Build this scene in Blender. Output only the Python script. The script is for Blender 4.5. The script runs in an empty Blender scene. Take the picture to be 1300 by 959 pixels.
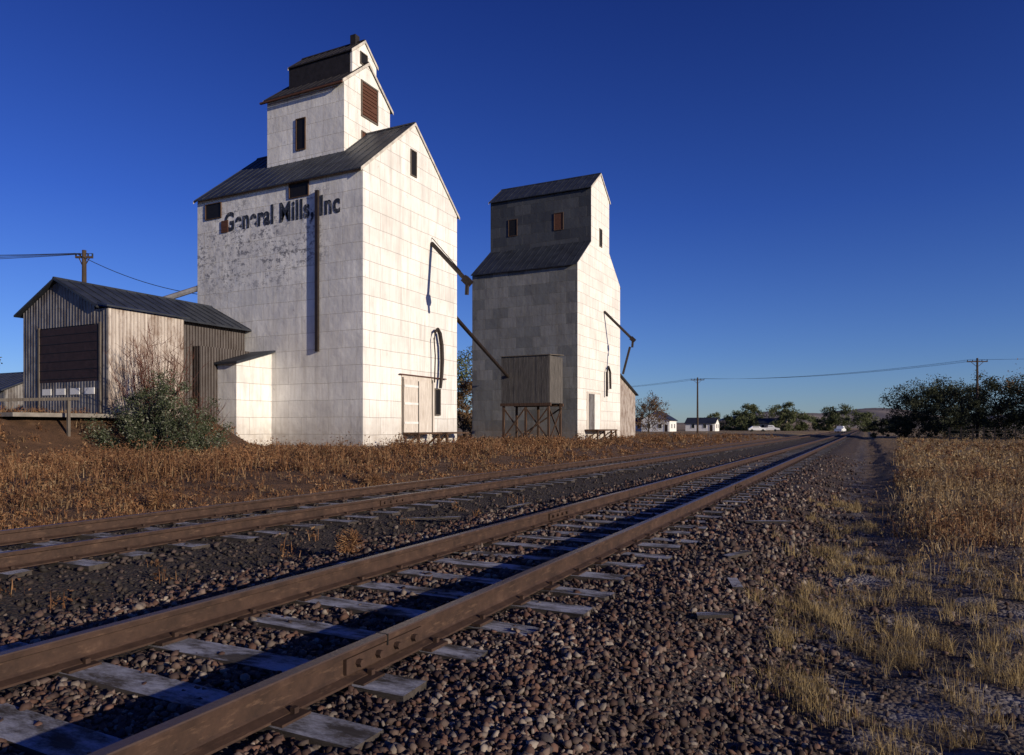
import bpy, math, numpy as np
from mathutils import Vector
rng = np.random.default_rng(7)
scene = bpy.context.scene
rad = math.radians

# ------------------------------------------------------------------ helpers
def link(o, parent=None):
    scene.collection.objects.link(o)
    if parent: o.parent = parent
    return o
def empty(name):
    e = bpy.data.objects.new(name, None); e.empty_display_size = .3
    return link(e)
def npmesh(name, v, f, mat=None, parent=None, smooth=False):
    v = np.asarray(v, dtype=np.float32); f = np.asarray(f, dtype=np.int32)
    me = bpy.data.meshes.new(name)
    me.vertices.add(len(v)); me.vertices.foreach_set('co', v.ravel())
    k = f.shape[1]
    me.loops.add(f.size); me.loops.foreach_set('vertex_index', f.ravel())
    me.polygons.add(len(f))
    me.polygons.foreach_set('loop_start', np.arange(0, f.size, k, dtype=np.int32))
    me.polygons.foreach_set('loop_total', np.full(len(f), k, dtype=np.int32))
    if smooth: me.polygons.foreach_set('use_smooth', np.ones(len(f), dtype=bool))
    me.update(calc_edges=True); me.validate()
    o = bpy.data.objects.new(name, me)
    if mat: me.materials.append(mat)
    return link(o, parent)
def pymesh(name, v, f, mat=None, parent=None):
    me = bpy.data.meshes.new(name); me.from_pydata([tuple(map(float, p)) for p in v], [], f); me.update()
    import bmesh
    bm = bmesh.new(); bm.from_mesh(me); bmesh.ops.recalc_face_normals(bm, faces=bm.faces); bm.to_mesh(me); bm.free()
    o = bpy.data.objects.new(name, me)
    if mat: me.materials.append(mat)
    return link(o, parent)
BF = [(0,1,2,3),(7,6,5,4),(0,4,5,1),(1,5,6,2),(2,6,7,3),(3,7,4,0)]
def box(name, x0,x1,y0,y1,z0,z1, mat, parent=None):
    v=[(x0,y0,z0),(x1,y0,z0),(x1,y1,z0),(x0,y1,z0),(x0,y0,z1),(x1,y0,z1),(x1,y1,z1),(x0,y1,z1)]
    return pymesh(name, v, BF, mat, parent)
def extrude(name, prof, a0, a1, axis, mat, parent=None):
    n=len(prof); v=[]
    for a in (a0,a1):
        for h,z in prof:
            v.append((a,h,z) if axis=='x' else (h,a,z))
    f=[tuple(range(n)), tuple(range(2*n-1,n-1,-1))]
    for i in range(n):
        j=(i+1)%n; f.append((i,j,n+j,n+i))
    return pymesh(name, v, f, mat, parent)
def beam(name, p, q, w, h, mat, parent=None):
    p=Vector(p); q=Vector(q); d=(q-p).normalized()
    up=Vector((0,0,1)) if abs(d.z)<.95 else Vector((0,1,0))
    s=d.cross(up).normalized()*w/2; u=s.cross(d).normalized()*h/2
    v=[p-s-u,p+s-u,p+s+u,p-s+u,q-s-u,q+s-u,q+s+u,q-s+u]
    return pymesh(name, v, BF, mat, parent)
def tube_data(pts, radii, n=8):
    V=[];F=[]
    pts=[Vector(p) for p in pts]
    for i,p in enumerate(pts):
        d=(pts[min(i+1,len(pts)-1)]-pts[max(i-1,0)]).normalized()
        up=Vector((0,0,1)) if abs(d.z)<.9 else Vector((0,1,0))
        s=d.cross(up).normalized(); u=s.cross(d).normalized()
        for k in range(n):
            a=2*math.pi*k/n
            V.append(p+(s*math.cos(a)+u*math.sin(a))*radii[i])
        if i:
            b=i*n
            for k in range(n):
                F.append((b-n+k,b-n+(k+1)%n,b+(k+1)%n,b+k))
    return V,F
def tube(name, pts, r, mat, parent=None, n=8):
    radii = r if isinstance(r,(list,tuple)) else [r]*len(pts)
    V,F=tube_data(pts,radii,n)
    F=list(F)+[tuple(range(n-1,-1,-1)), tuple(range(len(V)-n,len(V)))]
    return pymesh(name,V,F,mat,parent)
def multi_tube(name, tubes, mat, parent=None, n=5):
    V=[];F=[]
    for pts,r in tubes:
        v,f=tube_data(pts,r,n); b=len(V); V+=v; F+=[tuple(i+b for i in q) for q in f]
    return pymesh(name,V,F,mat,parent)

# ------------------------------------------------------------------ node helpers
class NT:
    def __init__(s, nt): s.nt=nt
    def n(s, t, **kw):
        nd=s.nt.nodes.new(t)
        for k,v in kw.items(): setattr(nd,k,v)
        return nd
    def l(s,a,b): s.nt.links.new(a,b)
    def setin(s, nd, key, val):
        if hasattr(val,'is_output') or isinstance(val, bpy.types.NodeSocket): s.l(val, nd.inputs[key])
        else: nd.inputs[key].default_value = val
    def pos(s): return s.n('ShaderNodeNewGeometry').outputs['Position']
    def xyz(s, vec=None):
        nd=s.n('ShaderNodeSeparateXYZ'); s.l(vec or s.pos(), nd.inputs[0]); return nd.outputs
    def comb(s,x,y,z):
        nd=s.n('ShaderNodeCombineXYZ')
        for i,v in enumerate((x,y,z)): s.setin(nd,i,v)
        return nd.outputs[0]
    def math(s, op, a, b=0.0, clamp=False):
        nd=s.n('ShaderNodeMath', operation=op, use_clamp=clamp); s.setin(nd,0,a); s.setin(nd,1,b); return nd.outputs[0]
    def maprange(s, v, a,b,c=0.0,d=1.0, smooth=True):
        nd=s.n('ShaderNodeMapRange'); nd.interpolation_type='SMOOTHSTEP' if smooth else 'LINEAR'
        s.setin(nd,0,v)
        for i,x in enumerate((a,b,c,d)): nd.inputs[i+1].default_value=x
        return nd.outputs[0]
    def scale(s, vec, sc):
        nd=s.n('ShaderNodeVectorMath', operation='MULTIPLY'); s.l(vec, nd.inputs[0]); nd.inputs[1].default_value=sc; return nd.outputs[0]
    def noise(s, scale=1, detail=4, vec=None, rough=.55, dist=0):
        nd=s.n('ShaderNodeTexNoise'); s.l(vec or s.pos(), nd.inputs['Vector'])
        nd.inputs['Scale'].default_value=scale; nd.inputs['Detail'].default_value=detail; nd.inputs['Roughness'].default_value=rough
        nd.inputs['Distortion'].default_value=dist
        return nd.outputs['Fac']
    def voro(s, scale=10, vec=None, out='Color', feature='F1'):
        nd=s.n('ShaderNodeTexVoronoi', feature=feature); s.l(vec or s.pos(), nd.inputs['Vector']); nd.inputs['Scale'].default_value=scale
        return nd.outputs[out]
    def ramp(s, fac, stops):
        nd=s.n('ShaderNodeValToRGB'); s.setin(nd,0,fac); cr=nd.color_ramp
        while len(cr.elements)<len(stops): cr.elements.new(.5)
        for e,(p,c) in zip(cr.elements,stops):
            e.position=p; e.color=(c,c,c,1) if isinstance(c,(int,float)) else (*c,1)
        return nd.outputs[0]
    def mix(s, fac, a, b, mode='MIX'):
        nd=s.n('ShaderNodeMix', data_type='RGBA', blend_type=mode)
        s.setin(nd,0,fac)
        for k,v in ((6,a),(7,b)):
            if isinstance(v,tuple): v=(*v,1) if len(v)==3 else v
            s.setin(nd,k,v)
        return nd.outputs[2]
    def bump(s, h, strength=.5, dist=.02):
        nd=s.n('ShaderNodeBump'); s.l(h, nd.inputs['Height']); nd.inputs['Strength'].default_value=strength; nd.inputs['Distance'].default_value=dist
        return nd.outputs[0]
    def rand(s): return s.n('ShaderNodeNewGeometry').outputs['Random Per Island']
def material(name, rough=.8, metallic=0.0):
    m=bpy.data.materials.new(name); m.use_nodes=True
    b=m.node_tree.nodes['Principled BSDF']; b.inputs['Roughness'].default_value=rough; b.inputs['Metallic'].default_value=metallic
    t=NT(m.node_tree); t.b=b; t.m=m
    b.inputs['Specular IOR Level'].default_value=.3
    return t
def flat(name, col, rough=.8, var=.25, sc=3, metallic=0):
    t=material(name,rough,metallic)
    n=t.noise(sc,5)
    c=t.ramp(n,[(.3,tuple(x*(1-var) for x in col)),(.7,tuple(x*(1+var) for x in col))])
    t.l(c,t.b.inputs['Base Color']); t.l(t.bump(n,.3,.02),t.b.inputs['Normal'])
    return t.m

def panel_mat(name, c1, c2, mortar, bw, rh, dirt, dirtamt, rust=.1, peel=False, msize=.012):
    t=material(name,.6)
    x,y,z=t.xyz()
    h=t.math('ADD',x,y)
    zz=t.math('ADD',z,t.math('MULTIPLY',t.math('SUBTRACT',t.noise(.35,2),.5),.12))
    vec=t.comb(h,zz,0.0)
    br=t.n('ShaderNodeTexBrick'); t.l(vec,br.inputs['Vector'])
    br.inputs['Scale'].default_value=1; br.inputs['Brick Width'].default_value=bw; br.inputs['Row Height'].default_value=rh
    br.inputs['Mortar Size'].default_value=msize; br.inputs['Mortar Smooth'].default_value=.3; br.offset=.5
    br.inputs['Color1'].default_value=(*c1,1); br.inputs['Color2'].default_value=(*c2,1); br.inputs['Mortar'].default_value=(*mortar,1)
    col=br.outputs['Color']
    # runs of grime below each joint, different on every sheet
    sv=t.scale(t.pos(),(2.2,2.2,.22))
    st=t.ramp(t.noise(1.0,6,sv,.65),[(.48,0),(.75,1)])
    col=t.mix(t.math('MULTIPLY',st,dirtamt),col,dirt)
    fine=t.ramp(t.noise(1.0,7,t.scale(t.pos(),(7,7,.6)),.7),[(.48,0),(.70,1)])
    col=t.mix(t.math('MULTIPLY',fine,dirtamt*.75),col,dirt)
    blot=t.ramp(t.noise(.45,6,None,.6),[(.45,0),(.8,1)])
    col=t.mix(t.math('MULTIPLY',blot,dirtamt*.8),col,dirt)
    rs=t.ramp(t.noise(3.2,8,t.scale(t.pos(),(1,1,.5)),.75),[(.64,0),(.70,1)])
    col=t.mix(t.math('MULTIPLY',rs,rust),col,(.16,.07,.035))
    gz=t.maprange(z,.1,2.6,1,0)
    gn=t.math('MULTIPLY',gz,t.noise(2.5,5))
    col=t.mix(t.math('MULTIPLY',gn,.9,True),col,(.22,.16,.11))
    if peel:
        west=t.maprange(x,-25.0,-27.0); fy=t.maprange(y,29.9,29.7); wf=t.math('MULTIPLY',west,fy)
        pz=t.math('MULTIPLY',t.maprange(z,8.0,10.5),t.maprange(z,13.4,14.9,1,.5))
        pn=t.ramp(t.noise(2.3,9,t.scale(t.pos(),(1,1,1.4)),.80),[(.515,0),(.555,1)])
        big=t.ramp(t.noise(.55,3,None,.5),[(.36,0),(.54,1)])
        f=t.math('MULTIPLY',t.math('MULTIPLY',t.math('MULTIPLY',pz,pn),big),wf)
        col=t.mix(t.math('MULTIPLY',f,.85),col,(.13,.13,.15))
        gz2=t.ramp(t.noise(.8,8,t.scale(t.pos(),(1,1,.7)),.7),[(.42,0),(.75,1)])
        col=t.mix(t.math('MULTIPLY',t.math('MULTIPLY',gz2,fy),.42),col,(.33,.33,.35))
    t.l(col,t.b.inputs['Base Color'])
    hh=t.math('ADD',t.math('MULTIPLY',br.outputs['Fac'],-1.0),t.math('MULTIPLY',t.noise(1.3,3),1.6))
    t.l(t.bump(hh,.6,.04),t.b.inputs['Normal'])
    return t.m
m_white = panel_mat('white_painted_sheet',(.86,.84,.80),(.74,.72,.69),(.40,.37,.34),1.9,.92,(.40,.36,.32),.5,.5,True,.013)
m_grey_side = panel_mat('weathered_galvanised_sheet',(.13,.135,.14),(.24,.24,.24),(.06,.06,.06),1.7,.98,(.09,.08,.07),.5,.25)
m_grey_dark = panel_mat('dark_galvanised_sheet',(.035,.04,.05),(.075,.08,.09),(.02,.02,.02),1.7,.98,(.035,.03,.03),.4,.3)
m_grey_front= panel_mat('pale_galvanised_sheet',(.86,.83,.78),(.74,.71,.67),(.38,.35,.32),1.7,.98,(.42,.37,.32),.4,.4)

def corr_mat(name, c1, c2, dirt, freq=10, amt=.5):
    t=material(name,.55)
    x,y,z=t.xyz(); h=t.math('ADD',x,y)
    w=t.math('SINE',t.math('MULTIPLY',h,freq*math.pi*2*.5))
    n=t.noise(1.0,6,t.scale(t.pos(),(6,6,.5)),.7)
    c=t.ramp(n,[(.3,c1),(.62,c2)])
    c=t.mix(t.math('MULTIPLY',t.ramp(t.noise(1.6,7,t.scale(t.pos(),(1,1,.6)),.7),[(.45,0),(.6,1)]),amt),c,dirt)
    c=t.mix(t.math('MULTIPLY',t.ramp(w,[(.0,1),(.5,0)]),.25),c,dirt)
    t.l(c,t.b.inputs['Base Color']); t.l(t.bump(w,.7,.03),t.b.inputs['Normal'])
    return t.m
m_corr_light=corr_mat('corrugated_pale',(.30,.25,.22),(.56,.50,.45),(.16,.10,.07),11,.7)
m_corr_dark=corr_mat('corrugated_weathered',(.035,.028,.027),(.085,.07,.068),(.03,.02,.017),11,.6)
m_corr_mid=corr_mat('corrugated_grey',(.10,.092,.092),(.24,.23,.23),(.06,.045,.04),9,.7)
def wood_mat(name,c1,c2,sc=1.0,vert=True):
    t=material(name,.9)
    sv=t.scale(t.pos(),(9*sc,9*sc,.8*sc) if vert else (1.2*sc,9*sc,9*sc))
    n=t.noise(1.5,7,sv,.7)
    c=t.ramp(n,[(.3,c1),(.7,c2)])
    t.l(c,t.b.inputs['Base Color']); t.l(t.bump(n,.6,.02),t.b.inputs['Normal']); return t.m
m_wood=wood_mat('old_brown_wood',(.035,.020,.014),(.12,.07,.045))
m_woodgrey=wood_mat('weathered_grey_wood',(.06,.05,.045),(.17,.145,.12))
m_bin=wood_mat('bin_boards',(.045,.042,.040),(.14,.125,.115))
m_redwood=wood_mat('red_brown_boards',(.05,.02,.014),(.13,.055,.034),1.2,False)
m_roof=flat('dark_metal_roof',(.026,.030,.040),.5,.4,1.2)
m_roofb=flat('tar_roof',(.016,.014,.017),.8,.4,3)
m_dark=flat('dark_opening',(.008,.007,.007),.6,.2,3)
m_steel=flat('rusty_pipe',(.022,.015,.013),.6,.4,4)
m_greypipe=flat('galvanised_pipe',(.12,.12,.14),.5,.25,4)
m_door=wood_mat('white_door_boards',(.42,.36,.31),(.72,.67,.61))
m_brown_door=flat('brown_door',(.030,.017,.017),.7,.3,4)
m_whitepaint=flat('white_paint',(.72,.71,.69),.7,.10,2)
m_fascia=flat('weathered_white_fascia',(.50,.46,.41),.8,.3,3)
m_concrete=flat('old_concrete',(.20,.18,.16),.95,.3,3)
m_pole=wood_mat('pole_wood',(.03,.02,.015),(.08,.055,.04))
m_wire=flat('wire',(.02,.02,.02),.6,.1,1)
m_rubber=flat('rubber',(.02,.02,.02),.9,.1,3)
m_glass=flat('dark_glass',(.02,.025,.03),.15,.1,1)

t=material('faded_black_paint',.8)
n=t.ramp(t.noise(3.4,9,None,.85),[(.53,0),(.64,1)])
t.l(t.mix(t.math('MULTIPLY',n,.6),(.018,.024,.042),(.45,.44,.44)),t.b.inputs['Base Color']); m_letter=t.m

def leaf_mat(name, cols, trans=.25):
    t=material(name,.75)
    r=t.rand()
    st=[(i/(max(1,len(cols)-1)),c) for i,c in enumerate(cols)]
    c=t.ramp(r,st)
    big=t.ramp(t.noise(.35,4,None,.6),[(.35,0),(.65,1)])
    c=t.mix(t.math('MULTIPLY',big,.55),c,tuple(x*.55 for x in cols[0]))
    t.l(c,t.b.inputs['Base Color'])
    tr=t.n('ShaderNodeBsdfTranslucent'); t.l(c,tr.inputs['Color'])
    ms=t.n('ShaderNodeMixShader'); ms.inputs[0].default_value=trans
    t.l(t.b.outputs[0],ms.inputs[1]); t.l(tr.outputs[0],ms.inputs[2])
    t.l(ms.outputs[0],t.nt.nodes['Material Output'].inputs['Surface'])
    return t.m
m_weed=leaf_mat('dry_russet_weed',[(.08,.034,.017),(.19,.085,.038),(.29,.145,.065),(.40,.25,.13)])
m_paleweed=leaf_mat('dry_pale_weed',[(.14,.08,.04),(.28,.17,.085),(.42,.30,.17)])
m_gold=leaf_mat('dry_golden_grass',[(.15,.085,.038),(.32,.20,.09),(.46,.32,.16),(.54,.44,.28)])
m_tuft=leaf_mat('bunch_grass',[(.20,.13,.055),(.40,.28,.12),(.58,.45,.24),(.30,.22,.10)])
m_frostgrass=leaf_mat('frosted_low_grass',[(.10,.09,.08),(.30,.29,.29),(.5,.5,.52)])
m_shrub=leaf_mat('grey_green_leaves',[(.03,.042,.018),(.06,.08,.035),(.11,.125,.07),(.34,.34,.27)])
m_redtwig=leaf_mat('red_twigs',[(.09,.03,.02),(.17,.065,.045)])
m_tree_dark=leaf_mat('dark_green_leaves',[(.024,.030,.014),(.045,.055,.026),(.08,.085,.042)])
m_tree_olive=leaf_mat('olive_leaves',[(.06,.075,.03),(.12,.14,.06),(.18,.19,.09)])
m_tree_autumn=leaf_mat('autumn_leaves',[(.10,.06,.03),(.2,.11,.05),(.15,.11,.06)])
m_bark=wood_mat('bark',(.03,.022,.016),(.09,.065,.05))

# ------------------------------------------------------------------ terrain height
def ss(v,a,b):
    x=np.clip((v-a)/(b-a),0,1); return x*x*(3-2*x)
def wob(x,y,s,seed=0):
    return (np.sin(x*s+1.3+seed)*np.cos(y*s*1.17+.4+seed)+.6*np.sin(x*s*2.1+y*s*1.7+seed*2)+.4*np.sin(x*s*4.3-y*s*3.9+seed))/2
def H(x,y):
    d=-np.asarray(x,float); t=np.asarray(y,float)
    z=np.zeros_like(d)
    z=z-.034
    z-= .10*np.exp(-((d-5.65)/.6)**2)
    z+= .20*ss(d,9.8,14)
    z-= .10*np.exp(-((d-10.2)/.6)**2)
    z-= .24*ss(-d,-1.5,-.35)
    z+= .07*ss(-d,.0,1.3)+.12*ss(-d,.1,1.4)*ss(t,8,14)
    z+= 1.65*ss(d,26.5,30.5)*(1-ss(t,25.3,27.3))
    near=1-ss(np.hypot(d,t),60,140)
    rough=np.where((d>.9)&(d<9.6),.012,.04)
    z+= near*rough*wob(d,t,1.9)+near*rough*.5*wob(d,t,6.1,2)
    z+= .10*ss(np.abs(d),20,60)*wob(d,t,.12,3)*near
    return z
def axis(fine0,fine1,step,far,g):
    a=list(np.arange(fine0,fine1,step)); s=step; p=a[-1]
    while p<far: s*=g; p+=s; a.append(p)
    s=step; p=a[0]; b=[]
    while p>-far: s*=g; p-=s; b.append(p)
    return np.array(b[::-1]+a)
gx=axis(-12,3,.09,3500,1.09); gy=axis(0,14,.09,3500,1.07)
X,Y=np.meshgrid(gx,gy); Z=H(X,Y)
nx=len(gx); ny=len(gy)
ii=(np.arange(ny-1)[:,None]*nx+np.arange(nx-1)[None,:]).ravel()
GF=np.stack([ii,ii+1,ii+nx+1,ii+nx],1)
t=material('ground_surface',.95)
p=t.pos(); x,y,z=t.xyz(p)
wx=t.math('ADD',x,t.math('MULTIPLY',t.math('SUBTRACT',t.noise(1.2,5),.5),1.2))
ball=t.math('MULTIPLY',t.maprange(wx,-9.9,-9.3),t.maprange(wx,-.25,-.75))
vc=t.xyz(t.voro(34))
stone=t.ramp(vc[0],[(0,(.018,.013,.012)),(.3,(.048,.032,.028)),(.55,(.080,.048,.038)),(.8,(.040,.035,.037)),(1,(.13,.10,.085))])
stone=t.mix(t.math('MULTIPLY',t.maprange(x,-4.9,-5.5),.55),stone,(.020,.017,.016))
soil=t.ramp(t.noise(5,9,None,.7),[(.3,(.040,.028,.022)),(.55,(.10,.072,.056)),(.75,(.19,.155,.135))])
frost=t.ramp(t.noise(2.3,9,None,.75),[(.47,0),(.62,1)])
soil=t.mix(t.math('MULTIPLY',frost,.5),soil,(.34,.32,.34))
weedg=t.ramp(t.noise(1.6,8,None,.7),[(.3,(.05,.027,.016)),(.6,(.13,.068,.036)),(.8,(.24,.155,.09))])
field=t.ramp(t.noise(.05,6,None,.6),[(.3,(.15,.10,.05)),(.55,(.26,.18,.095)),(.75,(.12,.11,.05))])
dist=t.n('ShaderNodeVectorMath',operation='LENGTH'); t.l(p,dist.inputs[0])
fw=t.maprange(dist.outputs['Value'],60,130)
goldg=t.ramp(t.noise(3,8,None,.7),[(.3,(.09,.055,.028)),(.7,(.26,.17,.09))])
soil=t.mix(t.math('MULTIPLY',t.maprange(y,8,15),t.maprange(x,-.3,.4)),soil,goldg)
c=t.mix(t.maprange(x,-9.0,-10.4),soil,weedg)
c=t.mix(fw,c,field)
bfar=t.math('MULTIPLY',ball,t.maprange(dist.outputs['Value'],250,600,1,0))
c=t.mix(bfar,c,stone)
t.l(c,t.b.inputs['Base Color'])
vd=t.voro(34,out='Distance'); bh=t.math('SUBTRACT',1.0,vd)
t.l(t.bump(t.math('ADD',bh,t.noise(9,8,None,.7)),.9,.035),t.b.inputs['Normal'])
ground=npmesh('ground',np.stack([X.ravel(),Y.ravel(),Z.ravel()],1),GF,t.m,smooth=True)

m_hill=flat('dry_hills',(.27,.20,.13),.95,.3,.012)
def hills(name, x0,x1,yc,depth,hgt,seed,mat):
    xs=np.linspace(x0,x1,140); ys=np.linspace(yc-depth,yc+depth,30)
    XX,YY=np.meshgrid(xs,ys)
    e=np.sin(np.clip((XX-x0)/(x1-x0),0,1)*np.pi)**.45*np.cos((YY-yc)/depth*np.pi/2)
    ZZ=e*hgt*(.75+.22*np.sin(XX*.011+seed)+.16*np.sin(XX*.027+YY*.01+seed*2)+.05*np.sin(XX*.09+YY*.05))-.8
    n=len(xs); q=(np.arange(29)[:,None]*n+np.arange(n-1)[None,:]).ravel()
    npmesh(name,np.stack([XX.ravel(),YY.ravel(),ZZ.ravel()],1),np.stack([q,q+1,q+n+1,q+n],1),mat,smooth=True)
hills('hills',-1500,-20,900,260,27,1.0,m_hill)
hills('hills',-520,700,1500,300,37,2.4,flat('far_hills',(.24,.20,.17),.95,.25,.01))

# ------------------------------------------------------------------ railway
t=material('rusty_rail_steel',.55)
n=t.noise(6,8,None,.7); x,y,z=t.xyz()
c=t.ramp(n,[(.3,(.022,.012,.009)),(.6,(.055,.030,.021)),(.8,(.11,.066,.046))])
flake=t.ramp(t.noise(1.0,8,t.scale(t.pos(),(30,6,30)),.75),[(.55,0),(.68,1)])
c=t.mix(t.math('MULTIPLY',flake,.5),c,(.16,.095,.062))
topm=t.maprange(z,.152,.158)
c=t.mix(t.math('MULTIPLY',topm,.7),c,(.15,.105,.085))
t.l(c,t.b.inputs['Base Color']); t.l(t.math('SUBTRACT',.75,t.math('MULTIPLY',topm,.35)),t.b.inputs['Roughness'])
t.l(t.math('MULTIPLY',topm,.5),t.b.inputs['Metallic'])
t.l(t.bump(t.noise(25,8,None,.7),.6,.006),t.b.inputs['Normal']); m_rail=t.m
prof=[(-.07,0),(.07,0),(.07,.012),(.02,.028),(.011,.04),(.011,.115),(.036,.125),(.038,.150),(.030,.16),(-.030,.16),(-.038,.150),(-.036,.125),(-.011,.115),(-.011,.04),(-.02,.028),(-.07,.012)]
t=material('frosted_tie_wood',.95)
n=t.noise(2.0,8,t.scale(t.pos(),(1.2,9,9)),.7)
c=t.ramp(n,[(.3,(.022,.018,.016)),(.7,(.085,.07,.062))])
fr=t.ramp(t.noise(3.0,8,t.scale(t.pos(),(.8,2.0,1)),.75),[(.42,0),(.60,1)])
nz=t.xyz(t.n('ShaderNodeNewGeometry').outputs['Normal'])[2]
c=t.mix(t.math('MULTIPLY',t.math('MULTIPLY',fr,.8),t.maprange(nz,.5,.9)),c,(.42,.43,.50))
t.l(c,t.b.inputs['Base Color']); t.l(t.bump(n,.9,.02),t.b.inputs['Normal']); m_tie=t.m
TIES=[]
def track(d0, tie_seed):
    r=np.random.default_rng(tie_seed)
    e=empty('railway_track')
    for nm,dd in (('rail_near',d0),('rail_far',d0+1.505)):
        extrude(nm,[(-dd+h,z) for h,z in prof],-6,620,'y',m_rail,e)
    V=[];F=[]
    yy=-4.0
    while yy<260:
        w=.10+.02*r.random(); L0=d0-.52+r.normal(0,.09); L1=d0+1.505+.52+r.normal(0,.09)
        a=r.normal(0,.014); zt=-.008+r.normal(0,.006); tl=r.normal(0,.004)
        b=len(V)
        for zz in (-.16,zt):
            for (xx,s) in ((-L1,-1),(-L0,-1),(-L0,1),(-L1,1)):
                V.append((xx+r.normal(0,.015),yy+s*w*r.uniform(.85,1.1)+a*(xx+d0),zz+tl*(xx+d0)))
        F+= [tuple(b+i for i in q) for q in BF]
        if yy<40: TIES.append((L0,L1,yy,w))
        yy+=.56+r.normal(0,.035)
    pymesh('ties',V,F,m_tie,e)
    V=[];F=[]
    for (L0,L1,ty,w) in [q for q in TIES if q[0]>d0-1 and q[0]<d0+1]:
        for dd in (d0,d0+1.505):
            for s in (-1,1):
                for (cx,cy,hw,hl,h0,h1) in ((-dd+s*.1,ty,.035,.09,-.01,.008),(-dd+s*.082,ty+.04*s,.014,.014,.0,.035)):
                    b=len(V)
                    V+=[(cx-hw,cy-hl,h0),(cx+hw,cy-hl,h0),(cx+hw,cy+hl,h0),(cx-hw,cy+hl,h0),(cx-hw,cy-hl,h1),(cx+hw,cy-hl,h1),(cx+hw,cy+hl,h1),(cx-hw,cy+hl,h1)]
                    F+=[tuple(b+i for i in q) for q in BF]
    pymesh('tie_plates_and_spikes',V,F,m_rail,e)
    return e
tr1=track(2.40,3); tr2=track(7.05,9)
def joint(d,y0,parent):
    for s in (1,-1):
        box('joint_bar',-d+s*.013 if s>0 else -d-.034,-d+.034 if s>0 else -d-.013,y0,y0+.68,.036,.118,m_rail,parent)
        for k in range(4):
            yy=y0+.09+k*.165
            tube('bolt',[(-d+s*.034,yy,.078),(-d+s*.066,yy,.078)],.021,m_rail,parent,6)
    box('rail_gap',-d-.04,-d+.04,y0+.336,y0+.346,.1,.1607,m_dark,parent)
joint(2.40,2.85,tr1); joint(3.905,8.9,tr1); joint(2.40,14.9,tr1); joint(7.05,9.3,tr2)

# ------------------------------------------------------------------ ballast stones
phi=(1+5**.5)/2
ico=np.array([(-1,phi,0),(1,phi,0),(-1,-phi,0),(1,-phi,0),(0,-1,phi),(0,1,phi),(0,-1,-phi),(0,1,-phi),(phi,0,-1),(phi,0,1),(-phi,0,-1),(-phi,0,1)])
ico/=np.linalg.norm(ico[0])
icof=np.array([(0,11,5),(0,5,1),(0,1,7),(0,7,10),(0,10,11),(1,5,9),(5,11,4),(11,10,2),(10,7,6),(7,1,8),(3,9,4),(3,4,2),(3,2,6),(3,6,8),(3,8,9),(4,9,5),(2,4,11),(6,2,10),(8,6,7),(9,8,1)])
def stones(name, N, r0,r1, dmin,dmax, smin,smax, mat, seed, a0=-90,a1=38, sink=.25):
    r=np.random.default_rng(seed)
    R=np.exp(r.uniform(np.log(r0),np.log(r1),N)); A=np.radians(r.uniform(a0,a1,N))
    x=R*np.sin(A); y=R*np.cos(A); d=-x
    edge=r.normal(0,.25,N)
    keep=(d>dmin+edge)&(d<dmax+edge)
    for dd in (2.4,3.905,7.05,8.555): keep&=np.abs(d-dd)>.075
    cover=.5+.5*wob(x,y,2.3,3)
    for (L0,L1,ty,w) in TIES:
        on=(d>L0)&(d<L1)&(np.abs(y-ty)<w)
        keep&=~(on&(r.random(N)<np.where(cover>.80,.4,.93)))
    x=x[keep];y=y[keep];R=R[keep];n=len(x)
    s=(smin+(smax-smin)*r.random(n)**1.8)*(R/4).clip(1,3)**.55
    ax=r.uniform(.5,1.35,(n,3))*s[:,None]; ax[:,2]*=.75
    v=ico[None]*(1+r.uniform(-.42,.30,(n,12,1)))*ax[:,None,:]
    def rot(v,i,j,a):
        c=np.cos(a)[:,None];q=np.sin(a)[:,None]; vi=v[:,:,i].copy(); vj=v[:,:,j].copy()
        v[:,:,i]=c*vi-q*vj; v[:,:,j]=q*vi+c*vj
    rot(v,0,2,r.normal(0,.6,n)); rot(v,1,2,r.normal(0,.6,n)); rot(v,0,1,r.uniform(0,6.28,n))
    v[:,:,0]+=x[:,None]; v[:,:,1]+=y[:,None]; v[:,:,2]+=(H(x,y)+s*(.3-sink+r.uniform(0,.6,n)))[:,None]
    f=(icof[None]+(np.arange(n)*12)[:,None,None]).reshape(-1,3)
    npmesh(name,v.reshape(-1,3),f,mat)
def stone_mat(name,cols):
    t=material(name,.8); r=t.rand()
    c=t.ramp(r,[(i/(len(cols)-1),q) for i,q in enumerate(cols)])
    c=t.mix(.5,c,t.ramp(t.noise(40,5),[(.3,.3),(.7,1.0)]),'MULTIPLY')
    pt=t.ramp(t.noise(.9,5,None,.6),[(.38,.6),(.62,1.15)])
    c=t.mix(1.0,c,pt,'MULTIPLY')
    t.l(c,t.b.inputs['Base Color']); t.l(t.bump(t.noise(60,4),.5,.005),t.b.inputs['Normal']); return t.m
m_stone=stone_mat('ballast_stone',[(.035,.022,.02),(.11,.055,.040),(.055,.045,.046),(.15,.078,.056),(.045,.03,.03),(.19,.135,.11),(.09,.05,.04),(.30,.25,.21),(.055,.032,.028)])
m_cinder=stone_mat('cinder_stone',[(.020,.016,.015),(.05,.038,.034),(.032,.028,.028),(.10,.07,.06),(.03,.024,.021)])
stones('ballast_gravel',125000,1.9,38,.35,5.4,.010,.029,m_stone,1)
stones('cinder_gravel',30000,5,42,5.3,9.8,.010,.026,m_cinder,2,-92,12)
stones('scattered_gravel',6500,2,20,-3,.6,.008,.024,m_stone,5,-10,55)

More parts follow.
